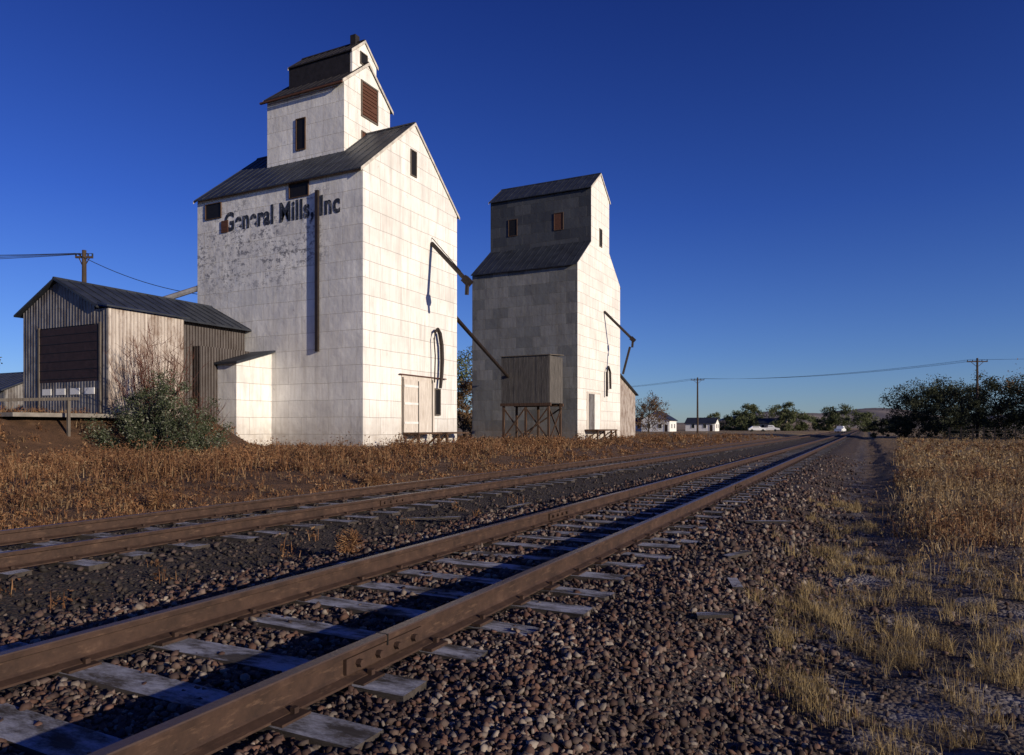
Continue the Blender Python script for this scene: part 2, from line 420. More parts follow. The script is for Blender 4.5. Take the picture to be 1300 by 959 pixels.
# ------------------------------------------------------------------ grass
def blades(P, hgt, wid, lean, curl, r):
    n=len(P); a=r.uniform(0,2*np.pi,n); la=r.uniform(0,2*np.pi,n)
    side=np.stack([np.cos(a),np.sin(a),np.zeros(n)],1)*wid[:,None]/2
    L=np.stack([np.cos(la),np.sin(la),np.zeros(n)],1)*(lean*hgt)[:,None]
    up=np.zeros((n,3)); up[:,2]=hgt
    mid=P+up*.55+L*.35; tip=P+up*(1-.25*np.abs(lean).clip(0,3)[:,None])+L*(1+curl)
    v=np.stack([P-side,P+side,mid-side*.8,mid+side*.8,tip],1)
    f=np.array([(0,1,3),(0,3,2),(2,3,4)])
    F=(f[None]+(np.arange(n)*5)[:,None,None]).reshape(-1,3)
    return v.reshape(-1,3),F
def scatter_polar(N,r0,r1,a0,a1,r):
    R=np.exp(r.uniform(np.log(r0),np.log(r1),N))
    A=np.radians(r.uniform(a0,a1,N)); return R*np.sin(A),R*np.cos(A),R
def grass(name, cx,cy,cr, per, spread, h0,h1, w, mat, seed, leaves=0, lean=.35, hs=None):
    r=np.random.default_rng(seed); n=len(cx)
    ph=r.uniform(h0,h1,n)*(1+.3*wob(cx,cy,.9,seed))
    if hs is not None: ph=ph*hs
    idx=np.repeat(np.arange(n),per); m=len(idx)
    off=r.normal(0,1,(m,2))*(spread*(.5+r.random(n)))[idx][:,None]
    x=cx[idx]+off[:,0]; y=cy[idx]+off[:,1]
    z=H(x,y)-.01; hh=ph[idx]*r.uniform(.45,1.1,m); wd=w*(cr[idx]/8).clip(.6,6)**.8*r.uniform(.6,1.3,m)
    P=np.stack([x,y,z],1)
    v,f=blades(P,hh,wd,np.abs(r.normal(0,lean,m)),.1,r)
    if leaves:
        q=np.repeat(np.arange(m),leaves); k=len(q)
        u=r.uniform(.25,1.05,k)
        c=P[q].copy(); c[:,2]+=hh[q]*u; c[:,:2]+=r.normal(0,1,(k,2))*(.05+.05*u)[:,None]*(ph[idx][q]/.4)[:,None]
        sz=(.013*(cr[idx][q]/10).clip(.8,6)**.7)[:,None,None]
        tri=r.normal(0,1,(k,3,3))*sz
        lv=(c[:,None]+tri).reshape(-1,3); lf=np.arange(3*k).reshape(-1,3)+len(v)
        v=np.vstack([v,lv]); f=np.vstack([f,lf])
    return npmesh(name,v,f,mat)
r=np.random.default_rng(21)
x,y,R=scatter_polar(25000,9.5,115,-100,2,r)
d=-x
dens=.5+.5*wob(x,y,.55,1)
k=(d>9.9+r.normal(0,.35,len(d)))&(d<38)&(r.random(len(d))<(-.10+1.3*dens).clip(.08,1))
k&=~((d>22.6)&(d<36.2)&(y>29.0)&(y<39.3)); k&=~((d>22.6)&(d<35)&(y>60)&(y<73))
k&=~((d>29.6)&(y>20.3)&(y<29.6))
x,y,R=x[k],y[k],R[k]; d=-x
hs=.40+.60*ss(d+1.5*wob(x,y,.4,2),10.5,15)
q=r.random(len(x))<.74
grass('russet_weeds',x[q],y[q],R[q],6,.10,.20,.48,.011,m_weed,31,leaves=4,hs=hs[q])
q=~q
grass('pale_dry_weeds',x[q],y[q],R[q],9,.12,.15,.42,.009,m_paleweed,32,leaves=1,hs=hs[q],lean=.45)
# a few taller bushy plants standing out of the weeds
x,y,R=scatter_polar(420,13,70,-80,-8,r); d=-x
k=(d>13)&(d<22); x,y,R=x[k],y[k],R[k]
grass('tall_russet_weeds',x,y,R,16,.14,.5,.85,.012,m_weed,35,leaves=10,lean=.35)
x,y,R=scatter_polar(1100,6,60,-80,5,r); d=-x
k=((np.abs(d-9.7)<.5)|((np.abs(d-6.0)<.4)&(r.random(len(d))<.25))); x,y,R=x[k],y[k],R[k]
grass('trackside_weeds',x,y,R,9,.06,.08,.24,.009,m_weed,33,leaves=4)
x,y,R=scatter_polar(24000,7.5,130,2,75,r); d=-x
pat=.5+.5*wob(x,y,.7,4)
k=(d<-.15+r.normal(0,.25,len(d)))&(r.random(len(d))<ss(y+1.6*wob(x,y,.8,4),7.0,13)*(-.05+1.25*pat).clip(.12,1))
x,y,R=x[k],y[k],R[k]
grass('golden_grass',x,y,R,10,.12,.09,.34,.008,m_gold,41,leaves=1,lean=.55)
x,y,R=scatter_polar(2500,10,80,2,60,r); d=-x
k=(d<-.6)&(wob(x,y,.5,9)>.15); x,y,R=x[k],y[k],R[k]
grass('russet_weeds',x,y,R,9,.12,.2,.5,.009,m_weed,47,leaves=5)
cx=[];cy=[]
for (tx,ty,nn,sp) in [(-.37,7.0,30,.26),(-.35,6.3,18,.20),(-.40,4.6,14,.12),(-.25,4.3,9,.09),(.3,6.0,16,.22),(.15,5.3,12,.15),(.75,7.3,18,.35),(.0,8.6,24,.3),(-.3,9.6,24,.3),(1.5,5.8,12,.25),(.55,4.6,9,.12),(1.2,8.2,20,.4),(-.25,12,30,.35),(-.3,15,30,.4),(.1,3.9,8,.1),(-.15,5.6,12,.16),(1.0,6.2,11,.2),(.7,5.2,8,.14),(-.45,5.5,9,.12),(.35,4.1,7,.09)]:
    cx+=list(tx+r.normal(0,sp,nn)); cy+=list(ty+r.normal(0,sp*1.3,nn))
cx=np.array(cx);cy=np.array(cy)
grass('bunch_grass',cx,cy,np.hypot(cx,cy),44,.04,.07,.20,.0042,m_tuft,43,lean=.65)
x,y,R=scatter_polar(5600,3,16,-2,55,r); k=(-x<.45)&(r.random(len(x))<.4+.5*wob(x,y,1.7,6)); x,y,R=x[k],y[k],R[k]
grass('frosted_grass',x,y,R,9,.05,.015,.05,.004,m_frostgrass,44,lean=1.3)

# ------------------------------------------------------------------ buildings
def gable(parent,nm,a0,a1,b0,b1,z0,ze,zr,axis,mat,roofmat,ov=.25,th=.10,rib=.6,gov=.2,ribh=.035,fascia=None):
    bm_=(b0+b1)/2
    P=[(b0,z0),(b1,z0),(b1,ze),(bm_,zr),(b0,ze)]
    extrude(nm+'_walls',P,a0,a1,axis,mat,parent)
    sl=(zr-ze)/((b1-b0)/2); e=.006
    for sg,bb in ((-1,b0),(1,b1)):
        be=bb+sg*ov; zz=ze-sl*ov
        extrude(nm+'_roof',[(be,zz+e),(bm_+sg*.001,zr+e),(bm_+sg*.001,zr+e+th),(be,zz+e+th)],a0-gov,a1+gov,axis,roofmat,parent)
        if fascia:
            for aa,ab in ((a1+gov+.002,a1+gov+.035),(a0-gov-.035,a0-gov-.002)):
                extrude(nm+'_rake_board',[(be,zz-.10),(bm_+sg*.002,zr-.10),(bm_+sg*.002,zr+e+th+.01),(be,zz+e+th+.01)],aa,ab,axis,fascia,parent)
        if rib:
            k=a0-gov+.06
            V=[];F=[]
            while k<a1+gov-.05:
                b=len(V)
                for aa in (k-.018,k+.018):
                    for h,z in ((be,zz+e+th-.01),(bm_,zr+e+th-.01),(bm_,zr+e+th+ribh),(be,zz+e+th+ribh)):
                        V.append((aa,h,z) if axis=='x' else (h,aa,z))
                F+=[tuple(b+i for i in q) for q in BF]; k+=rib
            pymesh(nm+'_roof_seams',V,F,roofmat,parent)
    extrude(nm+'_ridge_cap',[(bm_-.14,zr+e+th-.08),(bm_+.14,zr+e+th-.08),(bm_+.05,zr+th+.06),(bm_-.05,zr+th+.06)],a0-gov+.01,a1+gov-.01,axis,roofmat,parent)
def opening_y(parent,nm,x0,x1,y,z0,z1,pane,frame,fw=.09):
    box(nm,x0,x1,y-.015,y+.05,z0,z1,pane,parent)
    for a,b,c,d_ in ((x0-fw,x0,z0-fw,z1+fw),(x1,x1+fw,z0-fw,z1+fw),(x0,x1,z1,z1+fw),(x0,x1,z0-fw,z0)):
        box(nm+'_frame',a,b,y-.06,y+.04,c,d_,frame,parent)
def opening_x(parent,nm,x,y0,y1,z0,z1,pane,frame,fw=.09):
    box(nm,x-.05,x+.015,y0,y1,z0,z1,pane,parent)
    for a,b,c,d_ in ((y0-fw,y0,z0-fw,z1+fw),(y1,y1+fw,z0-fw,z1+fw),(y0,y1,z1,z1+fw),(y0,y1,z0-fw,z0)):
        box(nm+'_frame',x-.04,x+.06,a,b,c,d_,frame,parent)

# --- white elevator
E=empty('white_grain_elevator')
xf,xb=-23.5,-35.9; y0,y1=29.6,39.1
gable(E,'main',xb,xf,y0,y1,-.2,14.95,18.94,'x',m_white,m_roof,.24,.06,.65,.05,fascia=m_fascia)
cx0,cx1=-33.0,-27.0
gable(E,'cupola',cx0,cx1,32.3,36.7,15.5,21.45,23.3,'x',m_white,m_roofb,.24,.07,.6,.08,fascia=m_fascia)
box('roof_walk_board',-33.3,-26.9,31.96,32.08,21.12,21.22,m_redwood,E)
gable(E,'head_house',-32.2,-27.3,33.4,35.7,21.9,23.75,24.75,'x',m_white,m_roofb,.12,.07,.5,.05,fascia=m_fascia)
box('head_house_side_boards',-32.25,-27.45,33.36,33.397,22.3,23.74,m_roofb,E)
box('roof_vent',-28.2,-27.8,34.3,34.7,24.6,25.25,m_roofb,E)
opening_y(E,'cupola_window',-30.6,-29.95,32.3,17.95,19.75,m_dark,m_wood,.06)
opening_x(E,'louvre',cx1,33.9,35.35,20.0,22.0,m_redwood,m_woodgrey)
rr=np.random.default_rng(4)
for k in range(9): box('louvre_slat',cx1+.016,cx1+.06,33.92,35.33-(.5 if k==3 else 0),20.06+k*.215+rr.uniform(-.02,.02),20.13+k*.215,m_redwood,E)
opening_x(E,'cupola_small_window',cx1,33.9,34.4,18.2,19.0,m_redwood,m_woodgrey,.06)
opening_x(E,'head_house_window',-27.3,34.15,34.75,23.3,23.95,m_dark,m_woodgrey,.05)
opening_x(E,'gable_window',xf,33.95,34.45,15.9,17.3,m_dark,m_woodgrey,.06)
opening_y(E,'eave_hatch',-35.15,-33.9,y0,13.65,14.5,m_dark,m_wood,.04)
opening_y(E,'eave_hatch',-28.55,-27.2,y0,13.98,14.72,m_dark,m_wood,.04)
box('hanging_board',-33.85,-33.3,y0-.05,y0-.018,12.7,13.4,m_redwood,E)
cu=bpy.data.curves.new('painted_lettering','FONT'); cu.body='General Mills, Inc'; cu.size=1.25; cu.offset=.042; cu.extrude=.004; cu.space_character=1.08
to=bpy.data.objects.new('lettering_tmp',cu); scene.collection.objects.link(to)
bpy.context.view_layer.update()
me=bpy.data.meshes.new_from_object(to.evaluated_get(bpy.context.evaluated_depsgraph_get()))
bpy.data.objects.remove(to)
co=np.zeros(len(me.vertices)*3); me.vertices.foreach_get('co',co); co=co.reshape(-1,3)
w=co[:,0].max()-co[:,0].min(); sc=8.6/w
co[:,0]=(co[:,0]-co[:,0].min())*sc; co[:,1]*=1.18
out=np.stack([co[:,0]-33.6, np.full(len(co),y0-.014)-co[:,2], co[:,1]+12.78],1)
me.vertices.foreach_set('co',out.ravel()); me.update(); me.materials.clear(); me.materials.append(m_letter)
lo=bpy.data.objects.new('painted_lettering',me); link(lo,E)
box('side_leg_pipe',-26.62,-26.42,y0-.16,y0-.02,5.4,14.1,m_steel,E)
def spout(parent,top,knee,mat):
    tube('loading_spout',[top,knee],.13,mat,parent)
    beam('spout_hood',knee,(knee[0]+.35,knee[1]+.05,knee[2]-.35),.42,.42,mat,parent)
    tube('spout_drop',[(knee[0]+.2,knee[1],knee[2]-.2),(knee[0]+.1,knee[1]+.1,knee[2]-.95)],.12,mat,parent)
spout(E,(-23.45,36.1,12.4),(-20.6,35.1,9.85),m_steel)
tube('spout_stay',[(-23.45,36.1,12.75),(-20.9,35.2,10.3)],.025,m_steel,E,5)
pts=[(-23.2,36.0,4.0),(-23.15,36.0,5.6),(-23.2,35.95,6.6),(-23.2,36.1,7.1),(-23.2,36.35,7.25),(-23.2,36.6,7.0),(-23.2,36.8,6.3),(-23.2,36.85,5.4),(-23.2,36.8,4.6),(-23.2,36.65,3.7)]
tube('curved_pipe',pts[2:],[.06,.09,.11,.13,.13,.13,.12,.10],m_steel,E)
tube('curved_pipe_leg',pts[:3],.04,m_steel,E)
box('door_frame',xf-.02,xf+.07,33.0,36.35,.8,4.25,m_door,E)
box('door_leaf',xf+.072,xf+.10,33.15,34.55,.9,4.05,m_door,E)
box('door_leaf',xf+.072,xf+.10,34.65,36.0,.9,3.95,m_door,E)
for zz in (1.5,2.6,3.6): box('door_batten',xf+.102,xf+.13,33.17,34.53,zz,zz+.13,m_whitepaint,E)
box('door_gap',xf+.071,xf+.103,34.56,34.64,.9,4.0,m_dark,E)
for a in (33.0,36.02): box('door_edge_board',xf+.071,xf+.115,a,a+.09,.85,4.15,m_woodgrey,E)
box('door_rail',xf+.07,xf+.16,32.7,37.6,4.27,4.33,m_redwood,E)
opening_x(E,'door_side_window',xf+.05,36.45,36.95,2.1,3.6,m_dark,m_woodgrey,.07)
for (a,b) in ((33.0,35.4),(36.0,38.6)):
    box('dock_deck',-23.42,-22.3,a,b,.92,1.02,m_wood,E)
    for yy in (a+.1,b-.22):
        box('dock_post',-22.5,-22.36,yy,yy+.12,-.1,.92,m_wood,E)
        beam('dock_brace',(-23.4,yy+.06,.1),(-22.5,yy+.06,.85),.08,.1,m_wood,E)
box('foundation',xb-.06,xf+.06,y0-.06,y1+.06,-.3,.32,m_concrete,E)
extrude('lean_to_walls',[(27.1,-.2),(29.59,-.2),(29.59,5.5),(27.1,4.75)],-32.1,-29.9,'x',m_white,E)
extrude('lean_to_roof',[(26.85,4.68),(29.58,5.51),(29.58,5.62),(26.85,4.79)],-32.3,-29.6,'x',m_roof,E)
tube('transfer_chute',[(-35.95,30.2,9.9),(-37.4,25.5,7.6),(-37.8,24.2,6.8)],.17,m_greypipe,E)
tube('transfer_chute',[(-24.3,39.1,9.1),(-28.0,55.3,5.7)],.14,m_steel,E)

# --- grey elevator
G=empty('grey_grain_elevator')
gx0,gx1=-34.5,-23.5; gy0,gy1=60.3,72.7
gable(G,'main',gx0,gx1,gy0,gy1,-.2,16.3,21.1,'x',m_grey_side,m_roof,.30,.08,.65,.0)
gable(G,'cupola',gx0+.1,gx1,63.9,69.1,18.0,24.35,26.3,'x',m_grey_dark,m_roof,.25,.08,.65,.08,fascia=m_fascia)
fx=gx1+.02
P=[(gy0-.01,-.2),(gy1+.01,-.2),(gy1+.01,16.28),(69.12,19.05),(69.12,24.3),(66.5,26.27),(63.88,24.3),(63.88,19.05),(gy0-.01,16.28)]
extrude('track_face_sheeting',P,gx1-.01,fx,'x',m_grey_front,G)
for zy in ((-32.3,-31.4),(-27.3,-26.4)): opening_y(G,'cupola_window',zy[0],zy[1],63.9,20.6,22.2,m_dark if zy[0]<-30 else m_redwood,m_wood,.05)
opening_x(G,'face_window',fx,66.2,66.8,19.2,20.8,m_dark,m_woodgrey)
spout(G,(-23.45,67.5,12.9),(-20.9,68.2,10.2),m_steel)
tube('spout_lower',[(-21.0,68.2,9.3),(-21.6,67.8,6.6)],.12,m_steel,G)
tube('curved_pipe',[(-23.2,67.6,4.4),(-23.2,67.6,6.8),(-23.2,68.1,7.4),(-23.2,68.6,6.9),(-23.2,68.7,5.2)],.12,m_steel,G)
box('door_frame',fx-.01,fx+.07,62.6,66.4,.9,4.7,m_door,G)
box('door_leaf',fx+.072,fx+.1,63.0,64.5,1.0,4.5,m_corr_mid,G); box('door_leaf',fx+.072,fx+.1,64.6,66.1,1.0,4.5,m_whitepaint,G)
box('dock_deck',-23.4,-22.1,62.0,67.6,1.0,1.12,m_wood,G)
for yy in (62.1,64.0,66.0,67.4):
    box('dock_post',-22.3,-22.15,yy,yy+.14,-.1,1.0,m_wood,G); beam('dock_brace',(-23.4,yy+.07,.1),(-22.3,yy+.07,.9),.08,.1,m_wood,G)
extrude('side_shed_walls',[(72.72,-.2),(79,-.2),(79,5.0),(72.72,6.9)],-31,-23.7,'x',m_corr_light,G)
extrude('side_shed_roof',[(72.73,6.93),(79.3,4.94),(79.3,5.06),(72.73,7.05)],-31.2,-23.4,'x',m_roof,G)

# --- elevated bin
B=empty('elevated_grain_bin')
bx0,bx1,by0,by1=-28.6,-24.0,55.1,58.0
box('bin_core',bx0+.03,bx1-.03,by0+.03,by1-.03,3.5,7.3,m_bin,B)
a=bx0
while a<bx1-.05:
    w=min(.24,bx1-a); box('board',a+.006,a+w-.008,by0-.02+rr.uniform(0,.015),by0+.029,3.42-rr.uniform(0,.08),7.42+rr.uniform(0,.05),m_bin,B); a+=w
a=by0
while a<by1-.05:
    w=min(.24,by1-a); box('board',bx1-.029,bx1+.02-rr.uniform(0,.015),a+.006,a+w-.008,3.42,7.42,m_bin,B); a+=w
extrude('bin_roof',[(by0-.1,7.45),(by1+.1,7.65),(by1+.1,7.72),(by0-.1,7.52)],bx0-.1,bx1+.1,'x',m_woodgrey,B)
lx=[bx0+.15,(bx0+bx1)/2,bx1-.15]; ly=[by0+.15,by1-.15]
for X_ in lx:
    for Y_ in ly: box('leg',X_-.09,X_+.09,Y_-.09,Y_+.09,-.2,3.46,m_wood,B)
box('girder',bx0-.1,bx1+.1,by0-.02,by0+.2,3.15,3.4,m_wood,B); box('girder',bx0-.1,bx1+.1,by1-.2,by1+.02,3.15,3.4,m_wood,B)
for i in range(2):
    beam('brace',(lx[i],by0+.03,.3),(lx[i+1],by0+.03,3.0),.06,.12,m_wood,B); beam('brace',(lx[i+1],by0+.12,.3),(lx[i],by0+.12,3.0),.06,.12,m_wood,B)
beam('brace',(lx[0],by1-.05,.3),(lx[2],by1-.05,3.0),.06,.12,m_wood,B)
beam('brace',(bx1-.05,by0+.15,.3),(bx1-.05,by1-.15,3.0),.12,.06,m_wood,B); beam('brace',(bx1-.13,by1-.15,.3),(bx1-.13,by0+.15,3.0),.12,.06,m_wood,B)

# --- corrugated shed
C=empty('corrugated_shed')
gable(C,'shed',20.7,29.5,-37.5,-31.9,0.5,7.0,8.35,'y',m_corr_dark,m_roof,.45,.09,.6,.25)
box('side_bay_wall',-31.89,-30.95,20.72,24.7,.5,6.78,m_corr_light,C)
extrude('side_bay_roof',[(-31.47,6.98),(-30.75,6.80),(-30.75,6.88),(-31.47,7.05)],20.5,24.9,'y',m_roof,C)
box('low_lean_wall',-31.89,-31.3,26.0,29.4,.2,5.6,m_corr_dark,C)
yf=20.7
box('front_sheeting',-37.5,-36.3,yf-.04,yf-.002,1.2,6.98,m_corr_mid,C)
box('front_sheeting_top',-36.29,-31.9,yf-.04,yf-.002,6.1,6.98,m_corr_mid,C)
extrude('gable_sheeting',[(-37.45,6.985),(-31.95,6.985),(-34.7,8.3)],yf-.04,yf-.002,'y',m_corr_mid,C)
box('bay_front',-31.89,-30.95,yf-.02,yf+.015,.8,6.77,m_corr_mid,C)
box('big_door',-36.1,-31.5,yf-.06,yf-.042,3.45,6.05,m_brown_door,C)
box('door_lower',-36.1,-31.5,yf-.06,yf-.042,1.7,3.45,m_corr_mid,C)
for k in range(6): box('door_seam',-36.1,-31.5,yf-.075,yf-.061,3.6+k*.42,3.625+k*.42,m_dark,C)
for a in (-36.2,-31.5): box('door_jamb',a,a+.1,yf-.1,yf-.041,1.6,6.15,m_woodgrey,C)
for k in range(4):
    box('door_light',-35.85+k*1.1,-35.15+k*1.1,yf-.09,yf-.061,2.85,3.15,m_whitepaint,C)
box('loading_slab',-32.5,-29.0,15.6,20.2,1.72,1.88,m_concrete,C)
beam('ramp_rail',(-31.5,15.2,2.35),(-28.2,17.6,2.45),.08,.12,m_woodgrey,C)
for q in ((-31.3,15.35),(-28.5,17.4)): box('ramp_post',q[0]-.05,q[0]+.05,q[1]-.05,q[1]+.05,.6,2.38,m_woodgrey,C)

L=empty('low_house')
gable(L,'house',-74,-62.5,33,40,0,4.4,6.0,'x',m_corr_mid,m_roof,.4,.12,.8,.3)
box('chimney',-64.6,-63.7,36,36.8,4.5,7.4,flat('yellow_brick',(.35,.24,.10),.9,.2,6),L)
opening_x(L,'window',-62.5,34.5,35.7,2.4,3.7,m_glass,m_whitepaint)
opening_y(L,'window',-66,-64.8,33,2.4,3.7,m_glass,m_whitepaint)
pf=empty('picket_fence')
for k in range(40): box('picket',-56+k*.16,-55.92+k*.16,26,26.03,.0,3.1,m_whitepaint,pf)
box('fence_rail',-56,-49.6,26.04,26.08,2.5,2.6,m_whitepaint,pf); box('fence_rail',-56,-49.6,26.04,26.08,1.4,1.5,m_whitepaint,pf)

def house(x,y,w,dp,ze,zr,wall,name='white_farmhouse',ax='x'):
    e=empty(name)
    if ax=='x': gable(e,'house',x-w/2,x+w/2,y,y+dp,-.2,ze,zr,'x',wall,m_roof,.4,.15,0,.3)
    else: gable(e,'house',y,y+dp,x-w/2,x+w/2,-.2,ze,zr,'y',wall,m_roof,.4,.15,0,.3)
    for q in (-.3,.1): opening_y(e,'window',x+w*q,x+w*q+1.0,y,1.1,2.3,m_glass,m_whitepaint)
    opening_y(e,'door',x+w*.32,x+w*.32+.95,y,0,2.1,m_brown_door,m_whitepaint)
    for q in (.25,.65): opening_x(e,'window',x+w/2,y+dp*q,y+dp*q+1.0,1.1,2.3,m_glass,m_whitepaint)
    return e
house(-53,196,8,8,3.4,5.8,m_whitepaint,ax='y')
house(-60,200,6,6,2.6,4.0,m_whitepaint)
house(-46,222,9,7,2.6,4.2,m_whitepaint)
house(-30,262,10,7,2.8,4.4,flat('cream_wall',(.5,.42,.33),.8,.1,2))

def car(x,y,rot,mat,name,pickup=False):
    e=empty(name)
    if pickup: pr=[(-2.6,.45),(2.6,.45),(2.6,.95),(1.5,1.1),(.9,1.75),(-.4,1.78),(-.5,1.1),(-2.6,1.1)]
    else: pr=[(-2.2,.4),(2.2,.4),(2.2,.85),(1.2,1.0),(.5,1.5),(-1.2,1.5),(-1.9,1.0),(-2.2,.95)]
    n=len(pr); V=[]
    for yy in (-.87,.87):
        for h,z in pr: V.append((h,yy*(.82 if z>1.2 else 1),z))
    pymesh('body',V,[tuple(range(n)),tuple(range(2*n-1,n-1,-1))]+[(i,(i+1)%n,n+(i+1)%n,n+i) for i in range(n)],mat,e)
    for s in (-1,1):
        box('side_glass',-.35 if pickup else -1.2,.75 if pickup else .45,s*.79-.02,s*.79+.02,1.15,1.5 if pickup else 1.38,m_glass,e)
        for wx_ in (-1.45,1.45): tube('wheel',[(wx_,s*.9,.34),(wx_,s*.68,.34)],.34,m_rubber,e,14)
    e.location=(x,y,float(H(np.array(x),np.array(y)))); e.rotation_euler=(0,0,rot)
mw=flat('white_car_paint',(.7,.7,.7),.3,.03,1)
car(-27,205,.3,mw,'parked_car'); car(-24,208,.1,mw,'pickup_truck',True); car(-6,200,1.4,mw,'pickup_truck',True)

# ------------------------------------------------------------------ poles
def pole(x,y,h,cross=2.4,ang=0.0,r=.14,arm=.45):
    e=empty('utility_pole'); z0=float(H(np.array(x),np.array(y)))-.3
    tube('pole',[(x,y,z0),(x,y,z0+h*.5),(x,y,z0+h)],[r,r*.85,r*.65],m_pole,e,10)
    c,s=math.cos(ang)*cross/2,math.sin(ang)*cross/2; zc=z0+h-arm
    pts=[]
    beam('crossarm',(x-c,y-s,zc),(x+c,y+s,zc),.11,.13,m_pole,e)
    beam('arm_brace',(x-c*.6,y-s*.6,zc-.05),(x,y-.03,zc-.7),.04,.05,m_pole,e); beam('arm_brace',(x+c*.6,y+s*.6,zc-.05),(x,y-.03,zc-.7),.04,.05,m_pole,e)
    for k in (-.95,-.45,.45,.95):
        tube('insulator',[(x+c*k,y+s*k,zc+.06),(x+c*k,y+s*k,zc+.25)],.05,m_glass,e,6); pts.append((x+c*k,y+s*k,zc+.25))
    return e,pts
def wires(A,Bp,e,sag=.8,r=.012):
    T=[]
    for a,b in zip(A,Bp):
        a=Vector(a);b=Vector(b)
        T.append(([a.lerp(b,k/14)-Vector((0,0,sag*4*(k/14)*(1-k/14))) for k in range(15)],[r]*15))
    multi_tube('wires',T,m_wire,e,4)
p1,a1=pole(-45.2,28.6,12.9,1.1,.5,.2); wires(a1,[(-75,4+k,12.2-.25*k) for k in range(4)],p1,.8,.018)
wires(a1[:1],[(-35.9,31,9.4)],p1,.5,.02)
p2,a2=pole(12.6,107,10.5,2.4,.3,.17); p3,a3=pole(-27.7,131.5,10.6,2.4,.3,.19)
wires(a2,a3,p2,.8,.011); p4,a4=pole(60,80,10.5); wires(a2,a4,p4,1.0,.011)
p5,a5=pole(-75,150,10.6,2.4,.3); wires(a3,a5,p5,1.0,.011)

Fe=empty('wire_fence')
fp=[(7+k*1.1,78+k*1.6) for k in range(24)]
for (a,b) in fp: box('post',a-.06,a+.06,b-.06,b+.06,-.2,1.3+rr.uniform(-.1,.15),m_steel,Fe)
multi_tube('fence_wires',[([(a,b,z) for a,b in fp],[.015]*len(fp)) for z in (.35,.7,1.05)],m_wire,Fe,4)

# ------------------------------------------------------------------ trees / shrubs
def leaves(centers, rad_, n, size, r, flatten=.8):
    idx=r.integers(0,len(centers),n)
    off=r.normal(0,1,(n,3)); off/=np.linalg.norm(off,axis=1)[:,None]
    off*=(r.random(n)**.6*1.25)[:,None]*rad_[idx][:,None]; off[:,2]*=flatten
    c=centers[idx]+off
    a=r.normal(0,1,(n,3)); a/=np.linalg.norm(a,axis=1)[:,None]
    b=np.cross(a,r.normal(0,1,(n,3))); b/=np.linalg.norm(b,axis=1)[:,None]
    s=size*r.uniform(.6,1.4,n)[:,None]
    v=np.stack([c-a*s,c+b*s*.45,c+a*s,c-b*s*.45],1).reshape(-1,3)
    return v,np.arange(4*n).reshape(-1,4)
def tree(name,x,y,h,w,mat,seed,nl=5000,ls=.16,base=.25,nb=18):
    r=np.random.default_rng(seed); z0=float(H(np.array(x),np.array(y)))-.1
    e=empty(name); T=[]; C_=[];R_=[]
    trunk=[(x,y,z0)]
    for k in range(1,6): trunk.append((x+r.normal(0,.03*h*k/5),y+r.normal(0,.03*h*k/5),z0+h*.8*k/5))
    tr=h*.020; T.append((trunk,[tr*(1-.15*k) for k in range(6)]))
    for k in range(nb):
        u=base+(.95-base)*(k/nb); a=r.uniform(0,6.28)
        i=min(4,int(u*5)); p0=Vector(trunk[i]).lerp(Vector(trunk[i+1]),u*5-i)
        env=math.sin(math.pi*min(1,max(.16,(u-base*.5)/(1.05-base*.5))))**.5
        L=w/2*env*r.uniform(.6,1.15)
        p1=p0+Vector((math.cos(a)*L*.5,math.sin(a)*L*.5,L*.35)); p2=p0+Vector((math.cos(a)*L,math.sin(a)*L,L*.5))
        T.append(([p0,p1,p2],[tr*.4,tr*.22,tr*.06]))
        for pp,s in ((p1,.9),(p2,1.0)):
            for q in range(3):
                cc=np.array(pp)+r.normal(0,w*.08,3); C_.append(cc); R_.append(w*.12*s*r.uniform(.5,1.3))
    for q in range(6): C_.append(np.array([x,y,z0+h*r.uniform(.7,.97)])+r.normal(0,w*.09,3)); R_.append(w*.10)
    multi_tube('trunk_and_limbs',T,m_bark,e,6)
    v,f=leaves(np.array(C_),np.array(R_),nl,ls,r); npmesh('foliage',v,f,mat,e)
    return e
for i,(a,b,h,w_) in enumerate([(5.0,112,6.8,8),(10.0,118,8.0,9),(15.5,112,7.8,9),(20.5,108,8.4,9),(26,105,7.8,9),(32,100,8.0,9),(12.5,124,8.6,9),(24,118,9.0,10)]):
    tree('cottonwood_tree',a,b,h,w_,m_tree_dark,i+1,9500,.13,.06)
tree('bare_tree',19,103,9.2,7,m_tree_autumn,16,900,.12,.2)
tree('elm_tree',-58,92,15,12,m_tree_olive,7,8000,.2,.15)
tree('maple_tree',-47,80,8,7,m_tree_autumn,8,5000,.18,.1)
tree('elm_tree',-42,150,8,8,m_tree_autumn,9,4500,.16,.08)
tree('elm_tree',-80,40,7.5,8,m_tree_olive,10,5000,.16,.1)
def mass(name,pts,mat,seed,ls,n):
    r=np.random.default_rng(seed); C_=[];R_=[]
    for (x,y,h,w) in pts:
        for k in range(26):
            u=r.random(); a=r.uniform(0,6.28); q=w/2*math.sin(math.pi*(.15+.80*u))**.7*r.random()**.5
            C_.append((x+math.cos(a)*q,y+math.sin(a)*q,h*(.03+.92*u))); R_.append(w*.12*r.uniform(.5,1.4))
    v,f=leaves(np.array(C_),np.array(R_),n,ls,r); npmesh(name,v,f,mat)
r=np.random.default_rng(77)
mass('distant_trees',[(-42+k*4.0+r.normal(0,1.5),270+r.normal(0,12),r.uniform(6,10.5),r.uniform(8,12)) for k in range(11)]+[(-62+k*6,300,r.uniform(5,8),9) for k in range(5)],m_tree_olive,11,.28,50000)
